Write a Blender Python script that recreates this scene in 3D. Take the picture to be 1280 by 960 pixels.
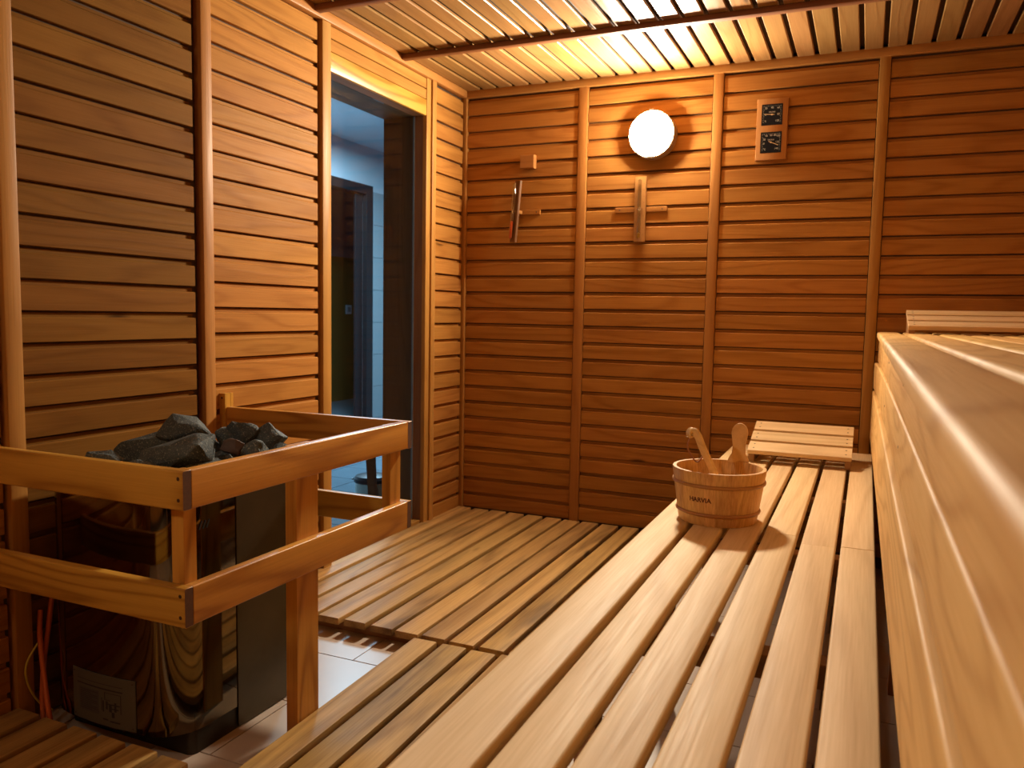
import bpy, bmesh, math, random
from mathutils import Vector, Matrix, noise
random.seed(7)
S = bpy.context.scene
C = S.collection
for o in list(bpy.data.objects): bpy.data.objects.remove(o)

# ------------------------------------------------------------------ camera
CAM = Vector((2.0071, -3.8936, 1.05))
yaw, pitch, roll = -0.4122, -0.0868, 0.018
F = Vector((math.sin(yaw)*math.cos(pitch), math.cos(yaw)*math.cos(pitch), math.sin(pitch)))
R0 = Vector((math.cos(yaw), -math.sin(yaw), 0)); U0 = R0.cross(F)
R = R0*math.cos(roll) + U0*math.sin(roll); U = U0*math.cos(roll) - R0*math.sin(roll)
cd = bpy.data.cameras.new('camera'); cam = bpy.data.objects.new('camera', cd); C.objects.link(cam)
m = Matrix.Identity(4)
for i in range(3): m[i][0] = R[i]; m[i][1] = U[i]; m[i][2] = -F[i]; m[i][3] = CAM[i]
cam.matrix_world = m
cd.sensor_width = 36; cd.lens = 1009.5/1280*36; cd.clip_start = .02
cd.dof.use_dof = True; cd.dof.focus_distance = 2.15; cd.dof.aperture_fstop = 7.1
S.camera = cam

# ------------------------------------------------------------------ world, lights, exposure
w = bpy.data.worlds.new('world'); S.world = w; w.use_nodes = True
w.node_tree.nodes['Background'].inputs[0].default_value = (.02, .03, .05, 1)
w.node_tree.nodes['Background'].inputs[1].default_value = .3
S.view_settings.view_transform = 'Standard'; S.view_settings.look = 'None'
S.view_settings.gamma = 1; S.view_settings.use_curve_mapping = False
S.view_settings.exposure = 0.22
LAMP_MAIN = 740.0        # emission strength of the wall lamp's opal glass
LAMP_REAR = 140.0        # the second lamp, on the wall behind the camera
LAMP_COL = (1.0, .87, .66)
def area(name, loc, size, power, col, target):
    l = bpy.data.lights.new(name, 'AREA'); l.size = size; l.energy = power; l.color = col
    o = bpy.data.objects.new(name, l); C.objects.link(o); o.location = loc
    o.rotation_euler = (Vector(target)-Vector(loc)).to_track_quat('-Z', 'Y').to_euler()
    return o
area('corridor_light', (-1.5, 1.6, 2.6), .8, 200, (.62, .86, 1.0), (-1.5, 1.6, 0))

# ------------------------------------------------------------------ materials
def new_mat(name):
    mt = bpy.data.materials.new(name); mt.use_nodes = True
    nt = mt.node_tree; b = nt.nodes['Principled BSDF']
    return mt, nt, b
def N(nt, t, **kw):
    n = nt.nodes.new(t)
    for k, v in kw.items(): setattr(n, k, v)
    return n
def math_n(nt, op, a, b=None):
    n = N(nt, 'ShaderNodeMath', operation=op)
    for i, v in enumerate((a, b)):
        if v is None: continue
        if isinstance(v, (int, float)): n.inputs[i].default_value = v
        else: nt.links.new(v, n.inputs[i])
    return n.outputs[0]
def mixc(nt, f, a, b, mode='MIX'):
    n = N(nt, 'ShaderNodeMix', data_type='RGBA', blend_type=mode)
    for sock, v in ((n.inputs[0], f), (n.inputs[6], a), (n.inputs[7], b)):
        if isinstance(v, (int, float)): sock.default_value = v
        elif isinstance(v, tuple): sock.default_value = (*v, 1)
        else: nt.links.new(v, sock)
    return n.outputs[2]
def noise_n(nt, vec, scale, detail=2, rough=.5, dist=0):
    n = N(nt, 'ShaderNodeTexNoise'); n.inputs['Scale'].default_value = scale
    n.inputs['Detail'].default_value = detail; n.inputs['Roughness'].default_value = rough
    n.inputs['Distortion'].default_value = dist
    nt.links.new(vec, n.inputs['Vector']); return n.outputs[0]
def mapping(nt, vec, sc):
    n = N(nt, 'ShaderNodeMapping'); n.inputs['Scale'].default_value = sc
    nt.links.new(vec, n.inputs['Vector']); return n.outputs[0]
def wood(name, light, dark, rough=.5, freq=38, ring=.45, fibre=.4, stain=.15, knots=0., var=.16, axis=0, bump=.15, coat=0., stretch=.8, hue=.006, spec=.28, across=6.5):
    mt, nt, b = new_mat(name)
    tc = N(nt, 'ShaderNodeTexCoord'); oi = N(nt, 'ShaderNodeObjectInfo')
    cx = N(nt, 'ShaderNodeCombineXYZ')
    for i, k in enumerate((37.3, 91.7, 53.1)): nt.links.new(math_n(nt, 'MULTIPLY', oi.outputs['Random'], k), cx.inputs[i])
    va = N(nt, 'ShaderNodeVectorMath', operation='ADD')
    nt.links.new(tc.outputs['Object'], va.inputs[0]); nt.links.new(cx.outputs[0], va.inputs[1])
    v = va.outputs[0]
    def sc(a, c):
        s = [c, c, c]; s[axis] = a; return tuple(s)
    base = noise_n(nt, mapping(nt, v, sc(stretch, across)), 1, 1.5, .45)
    wob = noise_n(nt, mapping(nt, v, sc(3, 30)), 1, 2)
    rings = math_n(nt, 'SINE', math_n(nt, 'ADD', math_n(nt, 'MULTIPLY', base, freq*2), math_n(nt, 'MULTIPLY', wob, 1.2)))
    rings = math_n(nt, 'POWER', math_n(nt, 'ADD', math_n(nt, 'MULTIPLY', rings, .5), .5), 3.2)
    fib = noise_n(nt, mapping(nt, v, sc(5, 190)), 1, 3, .6)
    fib = math_n(nt, 'MULTIPLY', math_n(nt, 'SUBTRACT', fib, .35), 1.6)
    f = math_n(nt, 'ADD', math_n(nt, 'MULTIPLY', rings, ring), math_n(nt, 'MULTIPLY', fib, fibre))
    f = N(nt, 'ShaderNodeClamp').inputs[0].node if False else f
    cl = N(nt, 'ShaderNodeClamp'); nt.links.new(f, cl.inputs[0])
    col = mixc(nt, cl.outputs[0], light, dark)
    # broad blotches of the board itself
    bl = noise_n(nt, mapping(nt, v, sc(1.6, 9)), 1, 3, .6)
    mr = N(nt, 'ShaderNodeMapRange'); nt.links.new(bl, mr.inputs[0])
    mr.inputs[1].default_value = .5; mr.inputs[2].default_value = .78
    mr.inputs[3].default_value = 0; mr.inputs[4].default_value = stain
    col = mixc(nt, mr.outputs[0], col, tuple(c*.45 for c in dark))
    if knots > 0:
        vo = N(nt, 'ShaderNodeTexVoronoi'); vo.inputs['Scale'].default_value = 1
        nt.links.new(mapping(nt, v, sc(2.4, 9)), vo.inputs['Vector'])
        cs = N(nt, 'ShaderNodeSeparateColor'); nt.links.new(vo.outputs['Color'], cs.inputs[0])
        sel = math_n(nt, 'GREATER_THAN', cs.outputs[0], 1-knots)
        k = N(nt, 'ShaderNodeMapRange'); nt.links.new(vo.outputs['Distance'], k.inputs[0])
        k.inputs[1].default_value = .05; k.inputs[2].default_value = .13; k.inputs[3].default_value = .8; k.inputs[4].default_value = 0
        col = mixc(nt, math_n(nt, 'MULTIPLY', k.outputs[0], sel), col, tuple(c*.25 for c in dark))
    # each board its own tone
    hs = N(nt, 'ShaderNodeHueSaturation'); nt.links.new(col, hs.inputs['Color'])
    mv = N(nt, 'ShaderNodeMapRange'); nt.links.new(oi.outputs['Random'], mv.inputs[0]); mv.inputs[3].default_value = 1-var; mv.inputs[4].default_value = 1+var*.7
    nt.links.new(mv.outputs[0], hs.inputs['Value'])
    r2 = math_n(nt, 'FRACT', math_n(nt, 'MULTIPLY', oi.outputs['Random'], 17.31))
    mh = N(nt, 'ShaderNodeMapRange'); nt.links.new(r2, mh.inputs[0]); mh.inputs[3].default_value = .5-hue; mh.inputs[4].default_value = .5+hue
    nt.links.new(mh.outputs[0], hs.inputs['Hue'])
    nt.links.new(hs.outputs[0], b.inputs['Base Color'])
    rr = N(nt, 'ShaderNodeMapRange'); nt.links.new(fib, rr.inputs[0]); rr.inputs[3].default_value = rough-.06; rr.inputs[4].default_value = rough+.1
    nt.links.new(rr.outputs[0], b.inputs['Roughness'])
    b.inputs['Specular IOR Level'].default_value = spec; b.inputs['Coat Weight'].default_value = coat; b.inputs['Coat Roughness'].default_value = .3
    bp = N(nt, 'ShaderNodeBump'); bp.inputs['Strength'].default_value = bump; bp.inputs['Distance'].default_value = .002
    nt.links.new(math_n(nt, 'ADD', fib, rings), bp.inputs['Height']); nt.links.new(bp.outputs[0], b.inputs['Normal'])
    return mt
def plain(name, col, rough=.5, metal=0., nscale=0, nvar=.2, emit=None, bump=0):
    mt, nt, b = new_mat(name)
    b.inputs['Base Color'].default_value = (*col, 1); b.inputs['Roughness'].default_value = rough; b.inputs['Metallic'].default_value = metal
    if nscale:
        tc = N(nt, 'ShaderNodeTexCoord'); n = noise_n(nt, tc.outputs['Object'], nscale, 4, .6)
        nt.links.new(mixc(nt, n, tuple(c*(1-nvar) for c in col), tuple(min(1, c*(1+nvar)) for c in col)), b.inputs['Base Color'])
        if bump:
            bp = N(nt, 'ShaderNodeBump'); bp.inputs['Strength'].default_value = bump; bp.inputs['Distance'].default_value = .003
            nt.links.new(n, bp.inputs['Height']); nt.links.new(bp.outputs[0], b.inputs['Normal'])
    if emit:
        b.inputs['Emission Color'].default_value = (*emit[0], 1); b.inputs['Emission Strength'].default_value = emit[1]
    return mt
M = {}
M['wall'] = wood('wall_wood', (.44, .195, .045), (.22, .074, .012), .55, 30, .30, .42, .22, .10, .12, spec=.05, hue=.003)
M['wall_dark'] = wood('wall_wood_dark', (.215, .095, .019), (.11, .038, .006), .6, 30, .30, .38, .30, .12, .12, spec=.03, hue=.003)  # wall wood in a darker tone, for the left-wall panel beside the stove
M['batten'] = wood('batten_wood', (.43, .195, .047), (.25, .09, .017), .48, 24, .25, .4, .1, 0, .10, spec=.15)
M['ceil'] = wood('ceiling_wood', (.31, .16, .053), (.18, .075, .019), .38, 26, .28, .35, .12, .05, .14)
M['bench'] = wood('bench_wood', (.76, .53, .275), (.50, .29, .115), .6, 34, .30, .50, .08, .06, .08, bump=.05, hue=.004, stretch=.35, across=4.)
M['upper'] = wood('upper_bench_wood', (.74, .455, .165), (.48, .235, .06), .6, 40, .42, .40, .12, .08, .08, bump=.18, stretch=.7, across=5., spec=.14)
M['duck'] = wood('duckboard_wood', (.50, .29, .09), (.19, .085, .02), .6, 30, .34, .62, .85, .16, .16, stretch=.4, across=5., bump=.08, hue=.006)
M['guard'] = wood('guard_wood', (.60, .30, .05), (.30, .11, .012), .36, 30, .62, .35, .10, .04, .10, coat=.15)
M['bucket'] = wood('bucket_wood', (.76, .44, .15), (.40, .17, .042), .5, 22, .30, 1.0, .05, 0, .07, axis=2, bump=.04, hue=.003)
M['hoop'] = wood('hoop_wood', (.42, .19, .058), (.25, .09, .022), .42, 20, .2, .4, .1, 0, .05)
M['ceil_batten_shaded'] = wood('ceiling_batten_wood_shaded', (.20, .075, .022), (.12, .04, .012), .5, 24, .3, .4, .1, 0, .08)  # darkened batten wood: shade of the backlit ceiling strips put into the colour
M['jamb'] = wood('jamb_wood', (.22, .10, .045), (.12, .05, .02), .5, 24, .3, .5, .2, 0, .1)
M['dark'] = plain('wall_backing', (.06, .03, .014), .8, nscale=20)
M['bearer'] = wood('bearer_wood', (.42, .21, .085), (.25, .10, .03), .6, 24, .3, .4, .3, 0, .15)
M['handle'] = wood('handle_wood', (.78, .50, .21), (.52, .27, .08), .5, 24, .3, .4, .05, 0, .05, bump=.04)
M['endgrain_shaded'] = plain('oiled_end_grain_shaded', (.10, .038, .012), .7, nscale=120, nvar=.4)  # end grain darker by nature, corner shadow put into the colour too
M['screw'] = plain('screw_metal', (.10, .06, .04), .45, .7)
M['steel'] = plain('polished_steel', (.62, .55, .45), .2, 1.)
M['chrome'] = plain('chrome', (.8, .8, .8), .12, 1.)
M['black'] = plain('black_plastic', (.01, .011, .013), .4)
M['tile'] = plain('floor_tile', (.50, .40, .33), .32, nscale=6, nvar=.08)
M['grout'] = plain('grout', (.12, .09, .07), .9)
M['slate'] = plain('corridor_floor_tile', (.12, .17, .21), .28, nscale=5, nvar=.3)
M['plaster'] = plain('corridor_plaster', (.50, .58, .64), .8, nscale=4, nvar=.05)
M['wtile'] = plain('corridor_wall_tile', (.30, .36, .39), .25, nscale=3, nvar=.06)
M['frame_dark'] = plain('dark_metal_frame', (.006, .013, .016), .4, .2)
M['olive'] = plain('olive_paint', (.10, .085, .015), .6, nscale=5, nvar=.1)
M['bluep'] = plain('blue_grey_paint', (.12, .20, .24), .7, nscale=5, nvar=.1)
M['switch'] = plain('switch_plastic', (.45, .52, .6), .4)
M['opal'] = plain('opal_lamp_glass', (1, 1, 1), .3, emit=(LAMP_COL, LAMP_MAIN))
M['opal_rear'] = plain('opal_lamp_glass_rear', (1, 1, 1), .3, emit=(LAMP_COL, LAMP_REAR))
M['lamp_base'] = plain('lamp_base', (.32, .22, .14), .4, nscale=8, nvar=.1)
M['orange_cable'] = plain('orange_cable', (.55, .11, .02), .45)
M['yellow_cable'] = plain('yellow_green_cable', (.55, .42, .04), .45)
M['sand_orange'] = plain('orange_sand', (.85, .13, .02), .8, nscale=400, nvar=.2)
M['sand_yellow'] = plain('yellow_sand', (.75, .42, .04), .8, nscale=400, nvar=.2)
M['dial'] = plain('dial_black', (.012, .014, .02), .3)
M['dial'].node_tree.nodes['Principled BSDF'].inputs['Specular IOR Level'].default_value = .1
M['ink'] = plain('dial_ink', (.55, .55, .50), .5)
M['needle'] = plain('needle_metal', (.75, .55, .3), .4)
M['burn'] = plain('burned_lettering', (.10, .022, .008), .8)
M['plate'] = plain('printed_steel_plate_shaded', (.15, .145, .115), .5, .5)  # plate colour darkened: the shade behind the rails is put into it
M['plate_ink'] = plain('plate_ink', (.03, .03, .028), .6)
M['plate_panel'] = plain('plate_panel', (.10, .10, .095), .5, .3)
M['strap'] = plain('leather_strap', (.30, .12, .05), .6)
M['seal'] = plain('grey_seal', (.35, .40, .50), .4)
# heater skins: stained polished steel / satin steel
mt, nt, b = new_mat('stained_polished_steel'); M['heater'] = mt
tc = N(nt, 'ShaderNodeTexCoord'); n1 = noise_n(nt, tc.outputs['Object'], 9, 5, .65)
nt.links.new(mixc(nt, n1, (.13, .10, .062), (.23, .18, .115)), b.inputs['Base Color']); b.inputs['Metallic'].default_value = 1
mr = N(nt, 'ShaderNodeMapRange'); nt.links.new(n1, mr.inputs[0]); mr.inputs[3].default_value = .02; mr.inputs[4].default_value = .10; nt.links.new(mr.outputs[0], b.inputs['Roughness'])
M['heater_side'] = plain('satin_steel', (.10, .08, .05), .42, 1., nscale=14, nvar=.15)
M['heater_dark'] = plain('heater_plinth', (.05, .042, .03), .5, .6, nscale=10)
# rock
mt, nt, b = new_mat('sauna_stone'); M['stone'] = mt
tc = N(nt, 'ShaderNodeTexCoord'); oi = N(nt, 'ShaderNodeObjectInfo')
n1 = noise_n(nt, tc.outputs['Object'], 22, 6, .7); n2 = noise_n(nt, tc.outputs['Object'], 240, 3, .7)
c1 = mixc(nt, n1, (.020, .031, .038), (.088, .118, .132))
sp = N(nt, 'ShaderNodeMapRange'); nt.links.new(n2, sp.inputs[0]); sp.inputs[1].default_value = .56; sp.inputs[2].default_value = .70
c2 = mixc(nt, sp.outputs[0], c1, (.36, .37, .31))
hs = N(nt, 'ShaderNodeHueSaturation'); mv = N(nt, 'ShaderNodeMapRange'); nt.links.new(oi.outputs['Random'], mv.inputs[0]); mv.inputs[3].default_value = .7; mv.inputs[4].default_value = 1.25
nt.links.new(mv.outputs[0], hs.inputs['Value']); nt.links.new(c2, hs.inputs['Color']); nt.links.new(hs.outputs[0], b.inputs['Base Color'])
b.inputs['Roughness'].default_value = .7
bp = N(nt, 'ShaderNodeBump'); bp.inputs['Strength'].default_value = .7; bp.inputs['Distance'].default_value = .006
nt.links.new(math_n(nt, 'ADD', n1, math_n(nt, 'MULTIPLY', n2, .4)), bp.inputs['Height']); nt.links.new(bp.outputs[0], b.inputs['Normal'])
M['stone_brown'] = plain('brown_sauna_stone', (.11, .072, .058), .7, nscale=30, nvar=.5, bump=.8)
# door glass: clear sheet, mirror reflection by angle
mt, nt, b = new_mat('door_glass'); M['glass'] = mt
nt.nodes.remove(b); out = nt.nodes['Material Output']
tr = N(nt, 'ShaderNodeBsdfTransparent'); tr.inputs[0].default_value = (.80, .90, .95, 1)
gl = N(nt, 'ShaderNodeBsdfGlossy'); gl.inputs['Roughness'].default_value = .03
lw = N(nt, 'ShaderNodeLayerWeight'); lw.inputs[0].default_value = .5
sch = math_n(nt, 'ADD', math_n(nt, 'MULTIPLY', math_n(nt, 'POWER', lw.outputs[1], 5), .9), .035)
mx = N(nt, 'ShaderNodeMixShader'); nt.links.new(sch, mx.inputs[0]); nt.links.new(tr.outputs[0], mx.inputs[1]); nt.links.new(gl.outputs[0], mx.inputs[2]); nt.links.new(mx.outputs[0], out.inputs[0])
mt, nt, b = new_mat('tube_glass'); M['tube'] = mt
nt.nodes.remove(b); out = nt.nodes['Material Output']
tr = N(nt, 'ShaderNodeBsdfTransparent'); tr.inputs[0].default_value = (.86, .86, .80, 1)
gl = N(nt, 'ShaderNodeBsdfGlossy'); gl.inputs['Roughness'].default_value = .08
lw = N(nt, 'ShaderNodeLayerWeight'); lw.inputs[0].default_value = .6
mx = N(nt, 'ShaderNodeMixShader'); nt.links.new(lw.outputs[1], mx.inputs[0]); nt.links.new(tr.outputs[0], mx.inputs[1]); nt.links.new(gl.outputs[0], mx.inputs[2]); nt.links.new(mx.outputs[0], out.inputs[0])

# ------------------------------------------------------------------ helpers
X, Y, Z = Vector((1, 0, 0)), Vector((0, 1, 0)), Vector((0, 0, 1))
def link(name, me, parent=None, loc=(0, 0, 0), rot=None):
    """loc and rot are given in world space"""
    o = bpy.data.objects.new(name, me); C.objects.link(o)
    loc = Vector(loc)
    mat = Matrix.Translation(loc)
    if rot is not None: mat = mat @ rot.to_4x4()
    if parent is not None:
        o.parent = parent
        pm = parent.matrix_basis.copy(); p = parent.parent
        while p is not None: pm = p.matrix_basis @ pm; p = p.parent
        mat = pm.inverted() @ mat
    o.matrix_basis = mat
    return o
def frame(dl, dw):
    dl = Vector(dl).normalized(); dw = Vector(dw); dw = (dw - dl*dw.dot(dl)).normalized(); dt = dl.cross(dw)
    r = Matrix.Identity(3)
    for i in range(3): r[i][0] = dl[i]; r[i][1] = dw[i]; r[i][2] = dt[i]
    return r
def me_from(bm, name, mat, smooth=None):
    bmesh.ops.recalc_face_normals(bm, faces=bm.faces)
    me = bpy.data.meshes.new(name); bm.to_mesh(me); bm.free()
    if mat: me.materials.append(mat)
    if smooth:
        for p in me.polygons: p.use_smooth = True
        me.set_sharp_from_angle(angle=math.radians(smooth))
    return me
def prism_bm(bm, prof, x0, x1, endr=0.):
    """profile [(w,t)] swept along local X; endr rounds the ends a little"""
    rings = []
    n = len(prof); cw = sum(p[0] for p in prof)/n; ct = sum(p[1] for p in prof)/n
    st = [(x0, 0), (x1, 0)] if not endr else [(x0, endr), (x0+endr, 0), (x1-endr, 0), (x1, endr)]
    for x, s in st:
        ring = []
        for a, b_ in prof:
            da, db = a-cw, b_-ct
            k = lambda d: d - math.copysign(min(s, abs(d)), d)
            ring.append(bm.verts.new((x, cw+k(da), ct+k(db))))
        rings.append(ring)
    for r0, r1 in zip(rings, rings[1:]):
        for i in range(n): bm.faces.new((r0[i], r0[(i+1) % n], r1[(i+1) % n], r1[i]))
    bm.faces.new(rings[0]); bm.faces.new(rings[-1][::-1])
def rprof(W, T, r, seg=2, rb=None):
    """rounded rectangle, centred; r on the T+ (show) side, rb on the back"""
    rb = r*.5 if rb is None else rb
    pts = []
    for cx, cy, a0, rr in ((W/2, T/2, 0, r), (-W/2, T/2, 90, r), (-W/2, -T/2, 180, rb), (W/2, -T/2, 270, rb)):
        sx, sy = math.copysign(1, cx), math.copysign(1, cy)
        for k in range(seg+1):
            a = math.radians(a0 + 90*k/seg)
            pts.append((cx - sx*rr + rr*math.cos(a), cy - sy*rr + rr*math.sin(a)))
    return pts
_cache = {}
def board_me(L, W, T, mat, r=.002, seg=1, endr=0.):
    key = (round(L, 4), round(W, 4), round(T, 4), mat.name, r, seg, endr)
    if key not in _cache:
        bm = bmesh.new(); prism_bm(bm, rprof(W, T, r, seg), -L/2, L/2, endr)
        _cache[key] = me_from(bm, 'board', mat, 35)
    return _cache[key]
def board(name, parent, c, L, W, T, dl, dw, mat, r=.002, seg=1, endr=0.):
    return link(name, board_me(L, W, T, mat, r, seg, endr), parent, c, frame(dl, dw))
def box(name, parent, lo, hi, mat, r=.0015):
    """axis-aligned box given by corners; grain along its longest side"""
    lo, hi = Vector(lo), Vector(hi); d = hi-lo; c = (hi+lo)/2
    ax = max(range(3), key=lambda i: d[i]); E = [X, Y, Z]
    o2 = [i for i in range(3) if i != ax]
    if d[o2[0]] < d[o2[1]]: o2 = o2[::-1]
    wI = o2[0]; dl, dw = E[ax], E[wI]; tI = o2[1]
    return board(name, parent, c, d[ax], d[wI], d[tI], dl, dw, mat, min(r, min(d)/3), 1)
def tag(o, label=None, cat=None, group=None, kind=None):
    if label: o['label'] = label
    if cat: o['category'] = cat
    if group: o['group'] = group
    if kind: o['kind'] = kind
    return o
def thing(name, loc, label, cat, group=None):
    return tag(link(name, None, None, loc), label, cat, group)
def struct(name, loc=(0, 0, 0)):
    return tag(link(name, None, None, loc), kind='structure')
def lathe_bm(bm, prof, n=32, axis='Z'):
    rings = []
    for r_, z in prof:
        if r_ < 1e-6: rings.append([bm.verts.new((0, 0, z))]); continue
        rings.append([bm.verts.new((r_*math.cos(2*math.pi*i/n), r_*math.sin(2*math.pi*i/n), z)) for i in range(n)])
    for a, b_ in zip(rings, rings[1:]):
        for i in range(n):
            j = (i+1) % n
            if len(a) == 1 and len(b_) > 1: bm.faces.new((a[0], b_[i], b_[j]))
            elif len(b_) == 1 and len(a) > 1: bm.faces.new((a[i], a[j], b_[0]))
            elif len(a) > 1: bm.faces.new((a[i], a[j], b_[j], b_[i]))
def lathe(name, parent, loc, prof, mat, n=32, rot=None, smooth=35):
    bm = bmesh.new(); lathe_bm(bm, prof, n); return link(name, me_from(bm, name, mat, smooth), parent, loc, rot)
def tube(name, parent, pts, r, mat, n=10, closed=False):
    pts = [Vector(p) for p in pts]; o = pts[0]
    # catmull-rom
    P_ = []
    if len(pts) > 2 and not closed:
        q = [pts[0]*2-pts[1]] + pts + [pts[-1]*2-pts[-2]]
        for i in range(1, len(q)-2):
            for k in range(8):
                t = k/8
                P_.append(.5*((2*q[i])+(q[i+1]-q[i-1])*t+(2*q[i-1]-5*q[i]+4*q[i+1]-q[i+2])*t*t+(3*q[i]-q[i-1]-3*q[i+1]+q[i+2])*t**3))
        P_.append(pts[-1])
    else: P_ = pts
    bm = bmesh.new(); rings = []
    for i, p in enumerate(P_):
        if closed: d = (P_[(i+1) % len(P_)]-P_[i-1]).normalized()
        else: d = (P_[min(i+1, len(P_)-1)]-P_[max(i-1, 0)]).normalized()
        a = d.orthogonal().normalized() if i == 0 else (a - d*a.dot(d)).normalized()
        b_ = d.cross(a)
        rings.append([bm.verts.new(p-o+(a*math.cos(2*math.pi*k/n)+b_*math.sin(2*math.pi*k/n))*r) for k in range(n)])
    prs = list(zip(rings, rings[1:])) + ([(rings[-1], rings[0])] if closed else [])
    for r0, r1 in prs:
        for k in range(n): bm.faces.new((r0[k], r0[(k+1) % n], r1[(k+1) % n], r1[k]))
    if not closed: bm.faces.new(rings[0]); bm.faces.new(rings[-1][::-1])
    return link(name, me_from(bm, name, mat, 60), parent, o)
def text_me(s, size, mat, extrude=.0002, align='CENTER', bold=0.):
    cu = bpy.data.curves.new('lettering', 'FONT'); cu.body = s; cu.size = size; cu.extrude = extrude; cu.offset = bold
    cu.align_x = align; cu.align_y = 'CENTER'
    o = bpy.data.objects.new('tmp', cu); C.objects.link(o)
    bpy.context.view_layer.update()
    me = bpy.data.meshes.new_from_object(o.evaluated_get(bpy.context.evaluated_depsgraph_get()))
    bpy.data.objects.remove(o); bpy.data.curves.remove(cu)
    me.materials.clear(); me.materials.append(mat); me.name = 'lettering'
    return me

# ------------------------------------------------------------------ room shell
H = 2.20; RX = 2.70; NY = -4.70
_pl = {}
def plank_me(L, pitch, mat, face=None):
    key = (round(L, 4), round(pitch, 5), mat.name, face)
    if key not in _pl:
        fw = face or pitch*.79
        T = .018
        prof = [(0, 0), (0, T-.002), (.0015, T), (fw-.003, T), (fw, T-.003), (fw, .004), (pitch-.005, .004), (pitch-.005, 0)]
        bm = bmesh.new(); prism_bm(bm, prof, 0, L); _pl[key] = me_from(bm, 'plank', mat, 25)
    return _pl[key]
def panel(parent, origin, dl, L, z_top, pitch, n, mat, gap=.0, jitter=.0012, z_min=-.05):
    """n horizontal planks hanging down from z_top; origin is the start on the wall plane"""
    z = z_top
    for k in range(n):
        z -= pitch
        if z < z_min: break
        p = Vector(origin); p.z = z + random.uniform(-jitter, jitter)*.5
        o = link('plank', plank_me(L, pitch, mat), parent, p, frame(Vector(dl)+Vector((0, 0, random.uniform(-.0008, .0008))), Z))
def joined_planks(parent, origin, dl, L, z_top, pitch, n, mat):
    bm = bmesh.new(); fw = pitch*.835; T = .015
    for k in range(n):
        w0 = -pitch*(k+1)
        prism_bm(bm, [(w0, 0), (w0, T-.002), (w0+.0015, T), (w0+fw-.0025, T), (w0+fw, T-.0025), (w0+fw, .005), (w0+pitch-.003, .005), (w0+pitch-.003, 0)], 0, L)
    o = link('plank', me_from(bm, 'planks', mat, 25), parent, (origin[0], origin[1], z_top), frame(dl, Z))
    o['kind'] = 'stuff'; return o
def batten(parent, c, W, T, z0, z1, facing, mat=None):
    """vertical cover strip; c = (x,y) on wall plane, facing = outward"""
    f = Vector(facing); dw = f.cross(Z)
    # local T must point outward: Z x dw = f
    if Z.cross(dw).dot(f) < 0: dw = -dw
    p = Vector((c[0], c[1], (z0+z1)/2)) + f*(T/2)
    return board('batten', parent, p, z1-z0, W, T, Z, dw, mat or M['batten'], .003, 2)

FZ = -.055
ZT = 2.165
PB = .0832
# back wall (y = 0)
wb = struct('wall_back', (0, 0, FZ))
box('backing', wb, (-.05, .0, FZ), (RX+.05, .05, H+.06), M['dark'])
bx = [0.03, .648, .695, 1.303, 1.347, 2.0, 2.042, RX-.03]
for k in range(4):
    a, b_ = bx[2*k], bx[2*k+1]
    panel(wb, (a+.004, 0, 0), X, b_-a-.008, ZT-.002, PB, 27, M['wall'])
for k in (1, 3, 5): batten(wb, ((bx[k]+bx[k+1])/2, 0), bx[k+1]-bx[k]+.002, .024, FZ, ZT+.003, (0, -1, 0))
batten(wb, (RX-.018, 0), .035, .026, FZ, ZT+.003, (0, -1, 0))
# left wall (x = 0)
wl = struct('wall_left', (0, 0, FZ))
box('backing', wl, (-.22, -.40, FZ), (0, 0, H+.06), M['dark'])
box('backing', wl, (-.22, NY, FZ), (0, -1.215, H+.06), M['dark'])
box('backing', wl, (-.22, -1.215, 2.045), (0, -.40, H+.06), M['dark'])
panel(wl, (0, -.342, 0), Y, .298, ZT-.004, .0832, 27, M['wall'])
panel(wl, (0, -1.826, 0), Y, .556, ZT+.004, .0857, 26, M['wall'])
panel(wl, (0, -2.500, 0), Y, .594, ZT-.045+.0015, .0835, 26, M['wall_dark'])
link('plank', plank_me(.594, .044, M['wall_dark']), wl, (0, -2.5, ZT-.044), frame(Y, Z))
panel(wl, (0, -3.16, 0), Y, .60, ZT-.03, .0835, 27, M['wall'])
joined_planks(wl, (0, NY+.03, 0), Y, 1.48, ZT-.01, .0835, 26, M['wall'])
batten(wl, (0, -.366), .040, .030, FZ, ZT+.003, (1, 0, 0))
batten(wl, (0, -1.858), .046, .032, FZ, ZT+.003, (1, 0, 0))
batten(wl, (0, -2.526), .046, .032, FZ, ZT+.003, (1, 0, 0))
batten(wl, (0, -3.19), .046, .032, FZ, ZT+.003, (1, 0, 0))
# square strip in the corner
board('batten', wl, (.016, -.016, (FZ+ZT)/2+.001), ZT-FZ, .032, .032, Z, Y, M['batten'], .004, 2)
# planks over the door
link('plank', plank_me(.80, .049, M['wall'], .046), wl, (0, -1.192, 2.118), frame(Y, Z))
link('plank', plank_me(.80, .050, M['wall'], .047), wl, (0, -1.192, 2.067), frame(Y, Z))
# right wall and near wall (behind and beside the camera)
wr = struct('wall_right', (RX, 0, FZ))
box('backing', wr, (RX, NY, FZ), (RX+.05, 0, H+.06), M['dark'])
joined_planks(wr, (RX, -.03, 0), -Y, abs(NY)-.06, ZT-.002, PB, 26, M['wall'])
wn = struct('wall_near', (0, NY, FZ))
box('backing', wn, (-.05, NY-.05, FZ), (RX+.05, NY, H+.06), M['dark'])
joined_planks(wn, (RX-.03, NY, 0), -X, RX-.06, ZT-.002, PB, 26, M['wall'])

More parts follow.
